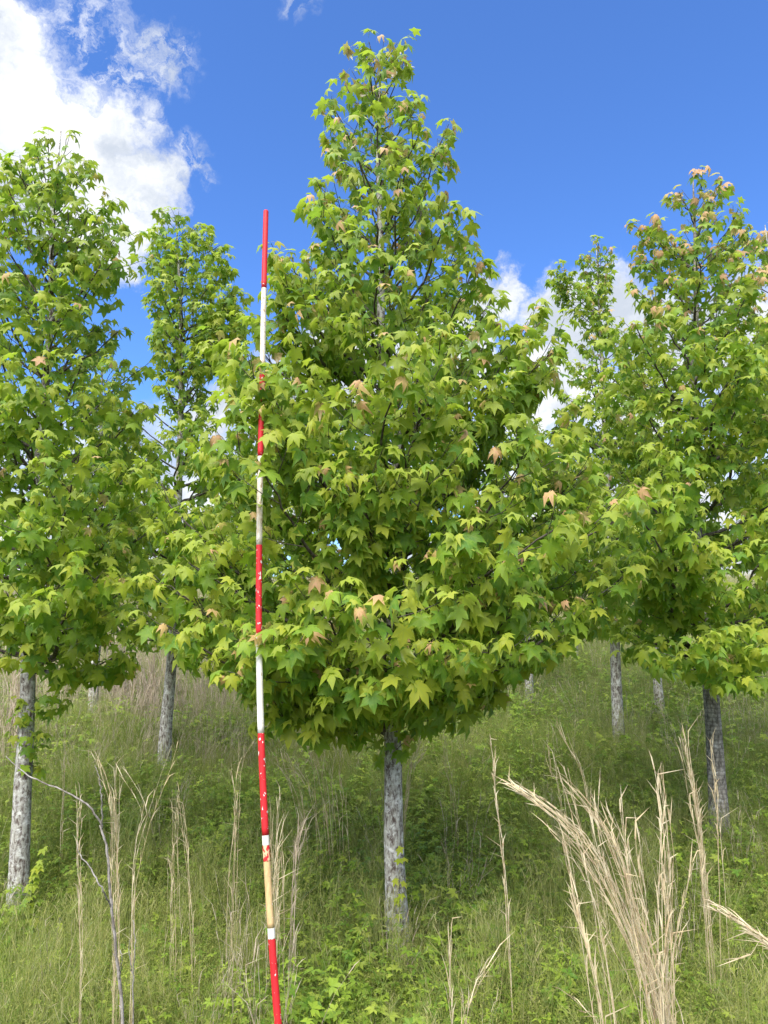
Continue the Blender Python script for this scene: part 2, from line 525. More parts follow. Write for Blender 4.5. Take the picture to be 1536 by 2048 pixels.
class Tree:
    def __init__(self, label, trunk, Y, r0, profile, nbr, seed, leaf=0.068, lo=False, bark=None, red=0.10, tilt=0.0, extra=(),
                 sides=14, dens=1.0, tipred=0.4, sprouts=()):
        """trunk: photo points bottom to top, Y forward distance (base, top); profile: (py, px_left, px_right)"""
        self.label = label; rnd = self.rnd = random.Random(seed)
        self.lv = Leaves(lo); self.lo = lo; self.seed = seed
        Yb, Yt = (Y, Y) if np.isscalar(Y) else Y
        self.Y = Yb
        ys = [t[1] for t in trunk]
        def dep(py): return Yb + (Yt - Yb) * (ys[0] - py) / max(1, ys[0] - ys[-1])
        pts = [at(px, py, dep(py)) for px, py in trunk]
        base = pts[0].copy(); gz = float(ground_z(base.x, base.y)) - 0.05
        if base.z > gz:
            k = pts[0] - (pts[1] - pts[0]) * ((base.z - gz) / max(.01, pts[1].z - pts[0].z))
            pts = [k] + pts
        self.base = Vector((pts[0].x, pts[0].y, gz + .05))
        P = spline(pts, 90)
        H = P[-1, 2] - P[0, 2]
        hh = (P[:, 2] - P[0, 2]) / H
        flare = 1 + 0.5 * np.exp(-hh * 22)
        R = r0 * (1 - hh) ** 0.85 * flare + 0.004
        self.P, self.R, self.H = P, R, H
        self.trunk_geo = trunk_radius_mesh(P, R, sides, 0.07, seed * 3.1)
        self.bark = bark or M_BARK
        self.branches = []
        tz, tx, ty = P[:, 2], P[:, 0], P[:, 1]
        # crown profile in metres
        pr = []
        for py, xl, xr in profile:
            Yd = dep(py)
            L = at(xl, py, Yd); Rr = at(xr, py, Yd)
            cx = float(np.interp(L.z, tz, tx))
            pr.append((L.z, max(.04, cx - L.x), max(.04, Rr.x - cx)))
        pr = np.array(sorted(pr)); zlo, zhi = pr[0, 0], pr[-1, 0]
        self.zlo, self.zhi = zlo, zhi
        def rad(z, az):
            l = np.interp(z, pr[:, 0], pr[:, 1]); r_ = np.interp(z, pr[:, 0], pr[:, 2])
            c = math.cos(az); m = (l + r_) / 2
            side = r_ if c > 0 else l
            return float(m * (1 - abs(c)) + side * abs(c))
        az = rnd.uniform(0, 6.28)
        for i in range(nbr):
            u = (i + rnd.uniform(0.1, .9)) / nbr
            u = u ** 0.92
            zt = zlo + (zhi - zlo) * (0.02 + 0.97 * u)
            az += 2.39996 + rnd.uniform(-.35, .35)
            fr0 = (zt - zlo) / (zhi - zlo)
            rr = rad(zt, az) * rnd.uniform(.80 - .08 * fr0, 1.05 - .20 * fr0)
            frac = (zt - zlo) / (zhi - zlo)
            ang = math.radians(8 + 52 * frac ** .7 + rnd.uniform(-8, 8))
            za = zt - rr * math.tan(ang)
            za = max(za, zlo - (0.12 if frac > .05 else 0.02) * 1.0 + rnd.uniform(-.05, .2) * min(1, frac * 4))
            za = min(za, zhi - .05)
            tip = np.array([np.interp(zt, tz, tx) + math.cos(az) * rr, np.interp(zt, tz, ty) + math.sin(az) * rr, zt])
            self.branch(za, tip, frac, dens * (.95 - .27 * frac) * (.72 if frac < .18 else 1), leaf, red, tipred)
        for (px, py, dy) in extra:
            tip = np.array(at(px, py, self.Y + dy))
            hd = math.hypot(tip[0] - np.interp(tip[2], tz, tx), tip[1] - np.interp(tip[2], tz, ty))
            za = max(zlo, tip[2] - hd * 0.75)
            self.branch(za, tip, (tip[2] - zlo) / (zhi - zlo), dens * 1.2, leaf, red, tipred)
        # leader shoots
        for i in range(int(10 * dens)):
            k = rnd.randint(70, 88)
            a_ = rnd.uniform(0, 6.28)
            p = P[k]
            ln = rnd.uniform(.06, .2)
            tip = p + np.array([math.cos(a_) * ln * .6, math.sin(a_) * ln * .6, ln * .8])
            self.shoot(Geo(), p, tip, leaf, red, 1.0, own=True, tipred=tipred)
        for (px, py, n_) in sprouts:
            c = np.array(at(px, py, self.Y - .02))
            for i in range(n_):
                a_ = rnd.uniform(0, 6.28)
                z0 = c[2] + rnd.uniform(-.09, .09)
                p = np.array([np.interp(z0, tz, tx), np.interp(z0, tz, ty), z0])
                ln = rnd.uniform(.08, .2)
                tip = p + np.array([math.cos(a_) * ln + (c[0] - p[0]) * .9, math.sin(a_) * ln, rnd.uniform(0, .12)])
                self.shoot(Geo(), p, tip, leaf * .85, .05, .3, own=True, tipred=.05)
        TREES.append(self)

    def shoot(self, g, p0, p1, leaf, red, frac, own=False, outer=None, tipred=.4, dens=1.0, endyoung=True):
        rnd = self.rnd
        p0 = np.asarray(p0, float); p1 = np.asarray(p1, float)
        ln = np.linalg.norm(p1 - p0)
        mid = (p0 + p1) / 2 + np.array([0, 0, -.06 * ln])
        Q = spline([p0, mid, p1], 4)
        tube(g, Q, np.linspace(.0032, .0016, 4), 3, cap=False)
        c = np.array([np.interp(p1[2], self.P[:, 2], self.P[:, 0]), np.interp(p1[2], self.P[:, 2], self.P[:, 1]), p1[2]])
        rad_o = unit((p1 - c) * np.array([1, 1, 0]))
        n = max(2, int(ln / .045 * dens + rnd.random()))
        d = unit(p1 - p0)
        side = np.cross(d, [0, 0, 1.0]); side = unit(side)
        for i in range(n):
            t = (i + .7) / n
            p = p0 + (p1 - p0) * t
            ph = i * 2.4 + rnd.uniform(-.5, .5)
            o = rad_o * .75 + side * math.cos(ph) * .9 + d * .5 + np.array([math.sin(ph), math.cos(ph * 1.3), 0]) * .25
            sz = leaf * rnd.triangular(.5, 1.2, .98) * (1 - .22 * frac)
            tint = rnd.choices([0, 1, 2], [.64, .30, .06])[0]
            self.lv.add(p, o, sz, tint, False, (15, 102), rnd)
        # terminal rosette: smaller, yellower or red
        for i in range(rnd.randint(2, 4)):
            a_ = rnd.uniform(0, 6.28)
            o = np.array([math.cos(a_), math.sin(a_), 0]) + rad_o * .5
            q = rnd.random()
            if q < red + tipred * max(0, frac - .5) * 1.2: tint, yg = 3, rnd.random() < .55
            elif q < red + .28: tint, yg = 2, rnd.random() < .5
            else: tint, yg = 1, False
            sz = leaf * (rnd.uniform(.5, .85) if tint == 3 else rnd.uniform(.55, .9))
            self.lv.add(p1 + d * .01 * i, o, sz, tint, yg, (25, 80) if yg else (5, 60), rnd)
        if own: self.branches.append(g)

    def branch(self, za, tip, frac, dens, leaf, red, tipred):
        rnd = self.rnd; P = self.P
        a = np.array([np.interp(za, P[:, 2], P[:, 0]), np.interp(za, P[:, 2], P[:, 1]), za])
        d = tip - a; L = np.linalg.norm(d)
        if L < .05: return
        perp = unit(np.cross(d, [0, 0, 1]))
        m1 = a + d * .33 + perp * rnd.gauss(0, .035) * L + np.array([0, 0, -.05 * L])
        m2 = a + d * .68 + perp * rnd.gauss(0, .04) * L + np.array([0, 0, -.045 * L])
        n = max(6, int(L / .07))
        Q = spline([a, m1, m2, tip], n)
        Q[1:-1] += self_noise(rnd, n - 2, .006)
        rb = float(np.interp(za, P[:, 2], self.R)) * .46
        r0 = min(rb, .006 + .0125 * L)
        g = Geo()
        tube(g, Q, np.linspace(r0, .0022, n), 5, cap=False)
        # secondaries, alternate
        s = .16 * L + .04; k = 0
        step = .10 / dens
        while s < L - .04:
            t = s / L
            i = t * (n - 1); i0 = int(i); p = Q[i0] + (Q[min(i0 + 1, n - 1)] - Q[i0]) * (i - i0)
            dd = unit(Q[min(i0 + 1, n - 1)] - Q[max(0, i0 - 1)])
            sd = unit(np.cross(dd, [0, 0, 1])) * (1 if k % 2 else -1)
            sl = min(.50, (.13 + .38 * (1 - t)) * min(1.15, L) + rnd.uniform(0, .08)) * (0.55 + .55 * min(1, t * 2.5))
            v = unit(dd * .75 + sd * rnd.uniform(.4, 1.0) + np.array([0, 0, rnd.uniform(-.15, .6)]))
            e = p + v * sl
            self.shoot(g, p, e, leaf, red, frac * .8, tipred=tipred, dens=.92)
            if sl > .26 and rnd.random() < .7:       # tertiary
                p2 = p + (e - p) * .5
                v2 = unit(v + sd * -.7 + np.array([0, 0, rnd.uniform(-.3, .5)]))
                self.shoot(g, p2, p2 + v2 * sl * .45, leaf, red, frac * .8, tipred=tipred)
            s += step * rnd.uniform(.7, 1.4); k += 1
        self.shoot(g, Q[-3], Q[-1], leaf, red, frac, tipred=tipred)
        self.branches.append(g)


def self_noise(rnd, n, a):
    return np.array([[rnd.gauss(0, a), rnd.gauss(0, a), rnd.gauss(0, a)] for _ in range(max(0, n))]).reshape(-1, 3)


Tree('tall conical young sweetgum with a grey lichened trunk, just right of the striped pole',
     [(800, 1935), (788, 1700), (786, 1500), (778, 1350), (800, 1130), (795, 900), (765, 700), (762, 500), (756, 300), (762, 112)],
     (4.25, 4.2), 0.056,
     [(78, 730, 800), (105, 705, 825), (140, 695, 830), (205, 640, 845), (300, 605, 915), (400, 595, 950), (480, 560, 985), (600, 545, 1020),
      (690, 500, 1050), (760, 440, 1110), (900, 380, 1190), (1000, 320, 1260), (1150, 290, 1270), (1240, 310, 1220), (1320, 410, 1080),
      (1400, 490, 1000), (1450, 650, 930)], 84, 3, leaf=.081, red=.11, sides=26, tipred=.9,
     extra=[(535, 765, -.95), (575, 1290, -1.02), (560, 560, -.5), (1070, 760, -.3), (1150, 850, -.3), (1180, 930, 0), (400, 900, -.3), (1085, 640, -.1), (1110, 700, -.35), (480, 740, -.5), (500, 830, -.55), (425, 690, -.2), (1230, 990, -.3), (1250, 1150, -.3),
            (330, 1000, -.2), (340, 1170, -.5), (500, 1300, -.8), (545, 520, -.2), (560, 620, -.4), (900, 1310, -.9), (700, 950, -1.0),
            (860, 930, -1.0), (640, 1200, -1.0), (970, 1100, -1.0), (800, 820, -.9), (1060, 1190, -.8), (620, 1380, -.5)],
     sprouts=[(775, 1500, 5)])
Tree('broad sweetgum cropped by the left edge, with leafy sprouts halfway down its trunk',
     [(35, 1830), (42, 1640), (55, 1400), (60, 1200), (80, 900), (100, 650), (105, 450), (122, 262)], (4.75, 4.9), 0.056,
     [(265, 75, 160), (330, 20, 185), (430, -20, 240), (560, -60, 255), (700, -110, 285), (850, -160, 320), (1000, -200, 345),
      (1150, -200, 345), (1210, -180, 320), (1270, -120, 190), (1340, -60, 120)], 66, 5, leaf=.082, red=.04, sides=22,
     extra=[(20, 330, 0), (225, 400, 0), (235, 470, -.2), (250, 1310, -.3), (60, 1050, -1), (160, 900, -1), (200, 1150, -1), (100, 780, -.8)],
     sprouts=[(70, 1430, 7), (45, 1500, 5), (25, 1545, 3)], tipred=.1)
Tree('large sweetgum on the right with a dark ridged trunk and a reddish top',
     [(1440, 1665), (1430, 1500), (1418, 1340), (1395, 1100), (1385, 850), (1392, 600), (1386, 350)], (5.7, 5.8), 0.066,
     [(345, 1350, 1440), (400, 1330, 1460), (460, 1280, 1500), (560, 1250, 1540), (680, 1215, 1570), (800, 1190, 1600), (950, 1165, 1640),
      (1100, 1160, 1650), (1220, 1170, 1640), (1290, 1220, 1600), (1330, 1340, 1500)], 66, 8, leaf=.088, red=.03, sides=20, bark=M_BARK_D,
     extra=[(1285, 450, 0), (1240, 980, -1.3), (1345, 970, -1.3), (1500, 700, -1), (1480, 470, 0), (1370, 1310, -1.2), (1270, 650, -.5), (1500, 1290, -1.0)],
     tipred=2.6)
Tree('smaller sweetgum with a forked leafy top between the left tree and the pole',
     [(325, 1590), (332, 1450), (345, 1300), (355, 1050), (362, 800), (360, 600), (352, 430)], (7.2, 7.2), 0.058,
     [(425, 310, 400), (480, 300, 430), (540, 295, 490), (600, 295, 505), (670, 300, 500), (730, 310, 440), (800, 300, 420), (900, 235, 520), (1050, 210, 560), (1200, 210, 550), (1290, 260, 470), (1320, 320, 380)],
     84, 11, leaf=.088, red=.0, extra=[(440, 490, 0), (480, 580, 0), (490, 640, -.2), (455, 540, 0), (470, 620, .2), (400, 450, 0), (320, 420, 0)], tipred=.05, lo=True)
Tree('thin sweetgum in the tall tan grass between the two left trunks',
     [(183, 1470), (190, 1330), (197, 1240), (200, 1000), (205, 700)], (9.0, 9.0), 0.058,
     [(700, 180, 240), (800, 140, 270), (950, 110, 300), (1100, 100, 310), (1190, 130, 290), (1240, 170, 230)], 46, 14, leaf=.088, red=.0, lo=True, tipred=0, dens=1.1)
Tree('slim sweetgum with a narrow leafy spire and one stray side branch against white cloud',
     [(1240, 1510), (1234, 1400), (1228, 1250), (1215, 1000), (1205, 750), (1192, 475)], (8.0, 8.2), 0.060,
     [(475, 1165, 1225), (530, 1160, 1225), (600, 1180, 1210), (680, 1150, 1240), (800, 1090, 1300), (950, 1060, 1340), (1100, 1040, 1350), (1220, 1060, 1340), (1280, 1120, 1310)],
     76, 17, leaf=.086, red=.02, lo=True, extra=[(1110, 540, 0), (1115, 565, .1), (1150, 620, .1)], tipred=.4, dens=1.1)
Tree('slender sweetgum up the slope, its trunk just left of the dark ridged trunk',
     [(1322, 1435), (1314, 1350), (1308, 1200), (1300, 900), (1300, 700)], (10.2, 10.2), 0.060,
     [(700, 1280, 1330), (850, 1240, 1370), (1000, 1210, 1390), (1150, 1210, 1390), (1230, 1250, 1350)], 40, 19, leaf=.088, red=.0, lo=True, tipred=0, dens=1.1)
Tree('distant sweetgum whose trunk shows under the right edge of the centre crown',
     [(1060, 1430), (1057, 1330), (1050, 1200), (1050, 1000), (1045, 780)], (10.6, 10.6), 0.060,
     [(780, 1025, 1070), (900, 980, 1110), (1050, 950, 1150), (1180, 960, 1140), (1260, 1000, 1100)], 42, 21, leaf=.088, red=.0, lo=True, tipred=0, dens=1.1)
Tree('sweetgum cropped by the right edge with brick red leaves near its top',
     [(1660, 1560), (1620, 1100), (1570, 750), (1530, 450)], (7.0, 7.0), 0.060,
     [(430, 1490, 1560), (500, 1490, 1580), (600, 1470, 1640), (800, 1440, 1720), (1000, 1420, 1790), (1200, 1450, 1790), (1280, 1520, 1720)],
     50, 23, leaf=.088, red=.03, lo=True, tipred=2.6, dens=1.1)
Tree('distant sweetgum half hidden behind the left side of the centre crown',
     [(470, 1400), (475, 1200), (480, 860)], (12.0, 12.0), 0.058,
     [(860, 455, 505), (960, 420, 545), (1100, 400, 570), (1200, 410, 560), (1260, 440, 520)], 44, 25, leaf=.088, red=.0, lo=True, tipred=0, dens=1.1)
Tree('distant sweetgum in the back row behind the middle of the centre crown',
     [(868, 1445), (870, 1300), (872, 1100), (875, 800)], (10.8, 10.8), 0.058,
     [(800, 850, 900), (900, 820, 930), (1050, 790, 960), (1180, 790, 955), (1260, 830, 910)], 36, 27, leaf=.088, red=.0, lo=True, tipred=0, dens=1.1)
Tree('farthest sweetgum of the back row, showing pale leaves between centre and right crowns',
     [(1150, 1380), (1150, 1200), (1150, 900)], (14.0, 14.0), 0.058,
     [(900, 1130, 1170), (980, 1100, 1205), (1100, 1085, 1215), (1180, 1095, 1210), (1230, 1120, 1180)], 44, 29, leaf=.092, red=.0, lo=True, tipred=0, dens=1.1)
Tree('farthest sweetgum of the back row, between the forked tree and the pole',
     [(600, 1390), (605, 1200), (610, 850)], (13.0, 13.0), 0.058,
     [(850, 590, 632), (950, 560, 665), (1100, 540, 680), (1200, 550, 675), (1250, 580, 640)], 36, 31, leaf=.092, red=.0, lo=True, tipred=0, dens=1.1)


def finish_trees():
    # rasterise sample points of every leaf to find which ones show and how large
    allpts, own, ownt, size = [], [], [], []
    samp = np.array([(0, 0, 0), (0, .5, -.05), (.42, .3, -.05), (-.42, .3, -.05), (.3, -.12, -.03), (-.3, -.12, -.03), (0, .85, -.25), (.65, .45, -.2), (-.65, .45, -.2), (.0, .25, 0), (.2, .15, 0), (-.2, .15, 0)])
    for ti, t in enumerate(TREES):
        rows = t.lv.rows
        pos = np.array([r[0] for r in rows]); R = np.array([r[1] for r in rows]); s = np.array([r[2] for r in rows])
        t.pos, t.Rm, t.s = pos, R, s
        t.shape = np.array([r[3] for r in rows]); t.tint = np.array([r[4] for r in rows])
        pts = pos[:, None, :] + s[:, None, None] * np.einsum('nij,kj->nki', R, samp)
        allpts.append(pts.reshape(-1, 3)); own.append(np.repeat(np.arange(len(rows)), len(samp))); ownt.append(np.full(len(rows) * len(samp), ti))
    A = np.concatenate(allpts); own = np.concatenate(own); ownt = np.concatenate(ownt)
    X, Y, D = project(A)
    cell = 9.0
    gx = (X // cell).astype(int); gy = (Y // cell).astype(int)
    W_, H_ = int(1536 / cell) + 1, int(2048 / cell) + 1
    inb = (X > 4) & (Y > 0) & (X < 1532) & (Y < 2048)
    idx = gy * W_ + gx
    buf = np.full(W_ * H_, 1e9)
    np.minimum.at(buf, idx[inb], D[inb])
    vis = np.zeros(len(A), bool)
    vis[inb] = D[inb] < buf[idx[inb]] + 0.012
    for ti, t in enumerate(TREES):
        sel = ownt == ti
        nl = len(t.pos)
        cnt = np.bincount(own[sel], weights=vis[sel], minlength=nl)
        x, y, d = project(t.pos)
        facing = np.abs(np.einsum('ni,ni->n', t.Rm[:, :, 2], (t.pos - np.array([0, 0, CAMZ])) / np.linalg.norm(t.pos - np.array([0, 0, CAMZ]), axis=1)[:, None]))
        score = cnt * (t.s / d) ** 2 * (.25 + facing)
        order = np.argsort(-score)
        pick = [i for i in order[:300] if cnt[i] >= 2]
        t.pick = np.array(pick, int)
        build_tree(t)


def build_tree(t):
    root = empty('sweetgum_tree', t.base)
    tag(root, t.label, 'tree', 'young sweetgum trees planted in rows on the meadow')
    org = np.array(t.base)
    def local(g):
        g.v = [v - org for v in g.v]; return g
    link('trunk', local(t.trunk_geo).mesh('trunk', t.bark, True), root)
    for g in t.branches:
        if g.n: link('branch', local(g).mesh('branch', M_TWIG, True), root)
    picked = np.zeros(len(t.pos), bool); picked[t.pick] = True
    inv = Matrix.Translation(-Vector(t.base))
    for i in t.pick:
        o = bpy.data.objects.new('leaf', leaf_mesh(int(t.shape[i]), int(t.tint[i]), t.lo))
        o.parent = root
        R = t.Rm[i] * t.s[i]; p = t.pos[i] - org
        o.matrix_local = Matrix(((R[0, 0], R[0, 1], R[0, 2], p[0]), (R[1, 0], R[1, 1], R[1, 2], p[1]), (R[2, 0], R[2, 1], R[2, 2], p[2]), (0, 0, 0, 1)))
        COL.objects.link(o)
    V, Fc, lvv, yg, rb = [], [], [], [], []
    off = 0
    src = ALLT_LO
    rest = ~picked
    rr = np.random.default_rng(t.seed)
    for sh in range(len(src)):
        ids = np.where(rest & (t.shape == sh))[0]
        if not len(ids): continue
        Vt, Ft, rib, _ = src[sh]
        P = (t.pos[ids] - org)[:, None, :] + t.s[ids][:, None, None] * np.einsum('nij,kj->nki', t.Rm[ids], Vt)
        n, k = len(ids), len(Vt)
        V.append(P.reshape(-1, 3)); Fc.append((Ft[None] + (np.arange(n) * k)[:, None, None]).reshape(-1, 3) + off)
        off += n * k
        lvv.append(np.repeat(rr.random(n), k)); yg.append(np.repeat(np.array(TINTS)[t.tint[ids]], k)); rb.append(np.tile(rib, n))
    me = new_mesh('foliage', np.concatenate(V), np.concatenate(Fc), M_LEAF, True)
    set_attr(me, 'lv', np.concatenate(lvv)); set_attr(me, 'young', np.concatenate(yg)); set_attr(me, 'rib', np.concatenate(rb))
    o = link('foliage', me, root); o['kind'] = 'stuff'
    print('tree', t.label[:30], 'leaves', len(t.pos), 'picked', len(t.pick), 'branches', len(t.branches), 'H %.2f' % t.H)

finish_trees()

# ------------------------------------------------------------------ range pole


def paint_material(name, col, chip_col, chip, seed, streak=0.0, streak_col=(0.5, 0.36, 0.2)):
    m = bpy.data.materials.new(name); m.use_nodes = True
    t = m.node_tree; t.nodes.clear(); N = NT(t)
    pos = N.vmath('ADD', N.n('ShaderNodeNewGeometry').outputs['Position'], (seed, seed * 1.7, 0)).outputs[0]
    n1 = N.noise(N.vmath('MULTIPLY', pos, (1, 1, .6)).outputs[0], 70.0, 3, 0.55)
    n2 = N.noise(N.vmath('MULTIPLY', pos, (1, 1, .15)).outputs[0], 110.0, 4, 0.7)
    c = N.mix(N.math('MULTIPLY', N.smooth(n2.outputs['Fac'], 0.36, 0.66), streak), rgba(col), rgba(streak_col))
    dirt = N.noise(pos, 24.0, 4, 0.6)
    c = N.mix(N.math('MULTIPLY', N.smooth(dirt.outputs['Fac'], 0.4, 0.75), 0.5), c, rgba(tuple(0.55 * q for q in col)))
    c = N.mix(N.smooth(n1.outputs['Fac'], chip, chip + .015), c, rgba(chip_col))
    bp = N.n('ShaderNodeBump', ins={'Height': N.math('SUBTRACT', 1.0, N.smooth(n1.outputs['Fac'], chip, chip + .02)), 'Strength': 0.5, 'Distance': 0.001})
    p = N.n('ShaderNodeBsdfPrincipled', ins={'Base Color': c, 'Roughness': 0.55, 'Specular IOR Level': 0.35, 'Normal': bp.outputs[0]})
    N.n('ShaderNodeOutputMaterial', ins={'Surface': p.outputs[0]})
    return m


def build_pole():
    pts = [(532, 423), (528, 577), (524.5, 750), (521, 913), (518.5, 1090), (518, 1270), (522, 1466), (531, 1670), (543.5, 1877), (558, 2070), (577, 2300)]
    def dep(py): return 3.45 - 0.36 * (py - 423) / (2070 - 423)
    W3 = [at(px, py, dep(py)) for px, py in pts]
    low = W3[-1]; gz = float(ground_z(low.x, low.y))
    k = (low.z - (gz - .03)) / (W3[-2].z - W3[-1].z)
    W3[-1] = W3[-1] + (W3[-1] - W3[-2]) * k
    P = spline(W3, 401)
    zs = P[:, 2]
    red = (0.62, 0.022, 0.03)
    M = {'r': paint_material('red_pole_paint', red, (0.78, 0.74, 0.68), .69, 3.0),
         'r2': paint_material('worn_red_pole_paint', red, (0.80, 0.76, 0.72), .615, 8.0),
         'r3': paint_material('flaking_red_pole_paint', red, (0.80, 0.78, 0.74), .64, 13.0),
         'w': paint_material('white_pole_paint', (0.80, 0.79, 0.76), (0.45, 0.33, 0.2), .66, 5.0, .35),
         'w2': paint_material('weathered_white_pole_paint', (0.74, 0.72, 0.66), (0.38, 0.28, 0.18), .60, 6.0, .75),
         'b': paint_material('bare_pole_wood', (0.66, 0.47, 0.24), (0.78, 0.74, 0.66), .70, 9.0, .5, (0.42, 0.25, 0.10)),
         'm': paint_material('worn_off_red_paint', (0.74, 0.50, 0.30), red, .50, 17.0, .3)}
    secs = [(423, 577, 'r', None), (577, 750, 'w2', 'grimy white painted section with rust brown scuffs'), (750, 913, 'r', None), (913, 1090, 'w2', None), (1090, 1270, 'r2', 'red section with white paint chips'),
            (1270, 1466, 'w', None), (1466, 1670, 'r3', 'red section flaking to white spots'), (1670, 1690, 'w', None), (1690, 1722, 'm', 'worn patch with streaks of red paint'), (1722, 1855, 'b', 'bare yellow wood section'),
            (1855, 1877, 'w', None), (1877, 2090, 'r', None), (2090, 2400, 'w', None)]
    root = empty('range_pole', Vector(P[-1]))
    tag(root, 'long thin measuring pole with red and white bands in front of the centre tree', 'pole')
    org = P[-1]
    X, Yp, D = project(P)
    order = np.argsort(Yp)
    for (y0, y1, mk, lab) in secs:
        t0 = np.interp(y0, Yp[order], np.arange(len(P))[order]); t1 = np.interp(y1, Yp[order], np.arange(len(P))[order])
        if y1 >= 2400: t1 = len(P) - 1
        tt = np.linspace(t0, t1, 14)
        Q = np.stack([np.interp(tt, np.arange(len(P)), P[:, k]) for k in range(3)], 1)
        rad = 0.0134 + .0022 * (tt / len(P))
        g = Geo(); tube(g, Q - org, rad, 20)
        if y0 == 423:       # rounded cap
            pass
        nm = {'r': 'red_band', 'r2': 'red_band', 'r3': 'red_band', 'w': 'white_band', 'w2': 'white_band', 'b': 'bare_wood_band', 'm': 'worn_paint_band'}[mk]
        o = link(nm, g.mesh(nm, M[mk], True), root)
        if lab: o['label'] = lab
    g = Geo(); up = unit(P[0] - P[3])
    tube(g, np.array([P[0] - org, P[0] - org + up * .004, P[0] - org + up * .007]), [.0134, .0115, .006], 20)
    link('end_cap', g.mesh('end_cap', M['r'], True), root)

build_pole()

# ------------------------------------------------------------------ ground vegetation (stuff)


def strip(g, P, w, nrm, a):
    """tapered blade along P with widths w, flat direction nrm"""
    P = np.asarray(P, float); n = len(P)
    s = np.cross(np.gradient(P, axis=0), nrm); s /= np.linalg.norm(s, axis=1)[:, None] + 1e-9
    w = np.asarray(w)[:, None]
    V = np.empty((2 * n - 1, 3)); V[0:2 * (n - 1):2] = (P - s * w)[:-1]; V[1:2 * (n - 1):2] = (P + s * w)[:-1]; V[-1] = P[-1]
    Fc = []
    for i in range(n - 2):
        b = 2 * i; Fc += [(b, b + 1, b + 3), (b, b + 3, b + 2)]
    b = 2 * (n - 2); Fc.append((b, b + 1, 2 * n - 2))
    g.add(V, Fc, a)


def blade_curve(r, p, h, lean, az, n=4, sag=.4):
    t = np.linspace(0, 1, n)
    dx = np.array([math.cos(az), math.sin(az), 0])
    return p + np.outer(t ** 1.7 * lean, dx) + np.outer(t - sag * (lean / max(h, .01)) * .5 * t ** 2, [0, 0, h])


def veg_mesh(name, g, mat, young):
    me = g.mesh(name, mat, False, 'lv')
    set_attr(me, 'young', young if not np.isscalar(young) else np.full(len(me.vertices), young))
    return me


def make_tuft(seed, n, h, spread, lean, width, young=0.0, ddry=0.0, seeds=False):
    r = random.Random(seed); g = Geo(); yl = []
    for i in range(n):
        a = r.uniform(0, 6.28); q = spread * math.sqrt(r.random())
        p = np.array([math.cos(a) * q, math.sin(a) * q, -.03])
        hh = h * r.uniform(.45, 1.1); ln = lean * r.uniform(.2, 1.3); az = a + r.gauss(0, .7)
        C = blade_curve(r, p, hh, ln, az, 5)
        w = width * r.uniform(.6, 1.2)
        before = g.n
        strip(g, C, [w, w * .9, w * .7, w * .45, 0], (math.sin(az + r.uniform(-.9, .9)), math.cos(az), .3), r.random())
        y = 1.0 if r.random() < ddry else young * r.uniform(.3, 1.2)
        if seeds and r.random() < .6:
            top = C[-1]; d = unit(C[-1] - C[-2])
            for k in range(7):
                t = k / 6
                b = C[-2] + (C[-1] - C[-2]) * (.0 + t)
                v = unit(d * .9 + np.array([r.gauss(0, .5), r.gauss(0, .5), r.uniform(0, .4)]))
                L = h * .13 * (1.15 - t)
                strip(g, [b, b + v * L * .6, b + v * L], [.0007, .0013, 0], (r.gauss(0, 1), r.gauss(0, 1), .2), r.random())
        yl.append(np.full(g.n - before, y))
    return g, np.concatenate(yl)


def leaflet(g, p, d, up, L, w, a):
    d = unit(d); s = unit(np.cross(d, up)); n = np.cross(s, d)
    V = [p, p + d * L * .5 + s * w + n * .06 * L, p + d * L * .5 - s * w + n * .06 * L, p + d * L - n * L * .12, p + d * L * .5]
    g.add(V, [(0, 1, 4), (0, 4, 2), (1, 3, 4), (4, 3, 2)], a)


def make_weed(seed, h, nst, nleaf, L, nl=5, spread=.1):
    r = random.Random(seed); g = Geo(); yl = []
    for s in range(nst):
        a = r.uniform(0, 6.28); q = spread * r.random()
        p0 = np.array([math.cos(a) * q, math.sin(a) * q, -.03])
        C = blade_curve(r, p0, h * r.uniform(.6, 1.1), h * r.uniform(.1, .55), a + r.gauss(0, .5), 6)
        b = g.n
        tube(g, C, np.linspace(.0018, .0008, 6), 3, r.random(), cap=False)
        for k in range(nleaf):
            t = .25 + .75 * (k + r.random() * .5) / nleaf
            i = t * 5; i0 = min(4, int(i)); pp = C[i0] + (C[i0 + 1] - C[i0]) * min(1, i - i0)
            az = k * 2.4 + r.uniform(-.4, .4)
            o = np.array([math.cos(az), math.sin(az), r.uniform(-.1, .6)])
            pet = pp + unit(o) * L * r.uniform(.5, 1.1) * (1.2 - t * .6)
            tube(g, [pp, pet], [.0007, .0006], 3, .5, cap=False)
            la = r.random(); LL = L * r.uniform(.7, 1.15) * (1.15 - .4 * t)
            nrm = unit(np.array([r.gauss(0, .35), r.gauss(0, .35), 1.0]))
            hd = unit(np.array([o[0], o[1], 0]))
            sd = np.cross(nrm, hd)
            for m in range(nl):
                an = (m - (nl - 1) / 2) * (4.4 / nl)
                dd = hd * math.cos(an) + sd * math.sin(an) + nrm * r.uniform(-.15, .15)
                leaflet(g, pet, dd, nrm, LL * (1 - .12 * abs(m - (nl - 1) / 2)), LL * .19, la)
        yl.append(np.full(g.n - b, r.choice([0, 0, .1, .3])))
    return g, np.concatenate(yl)


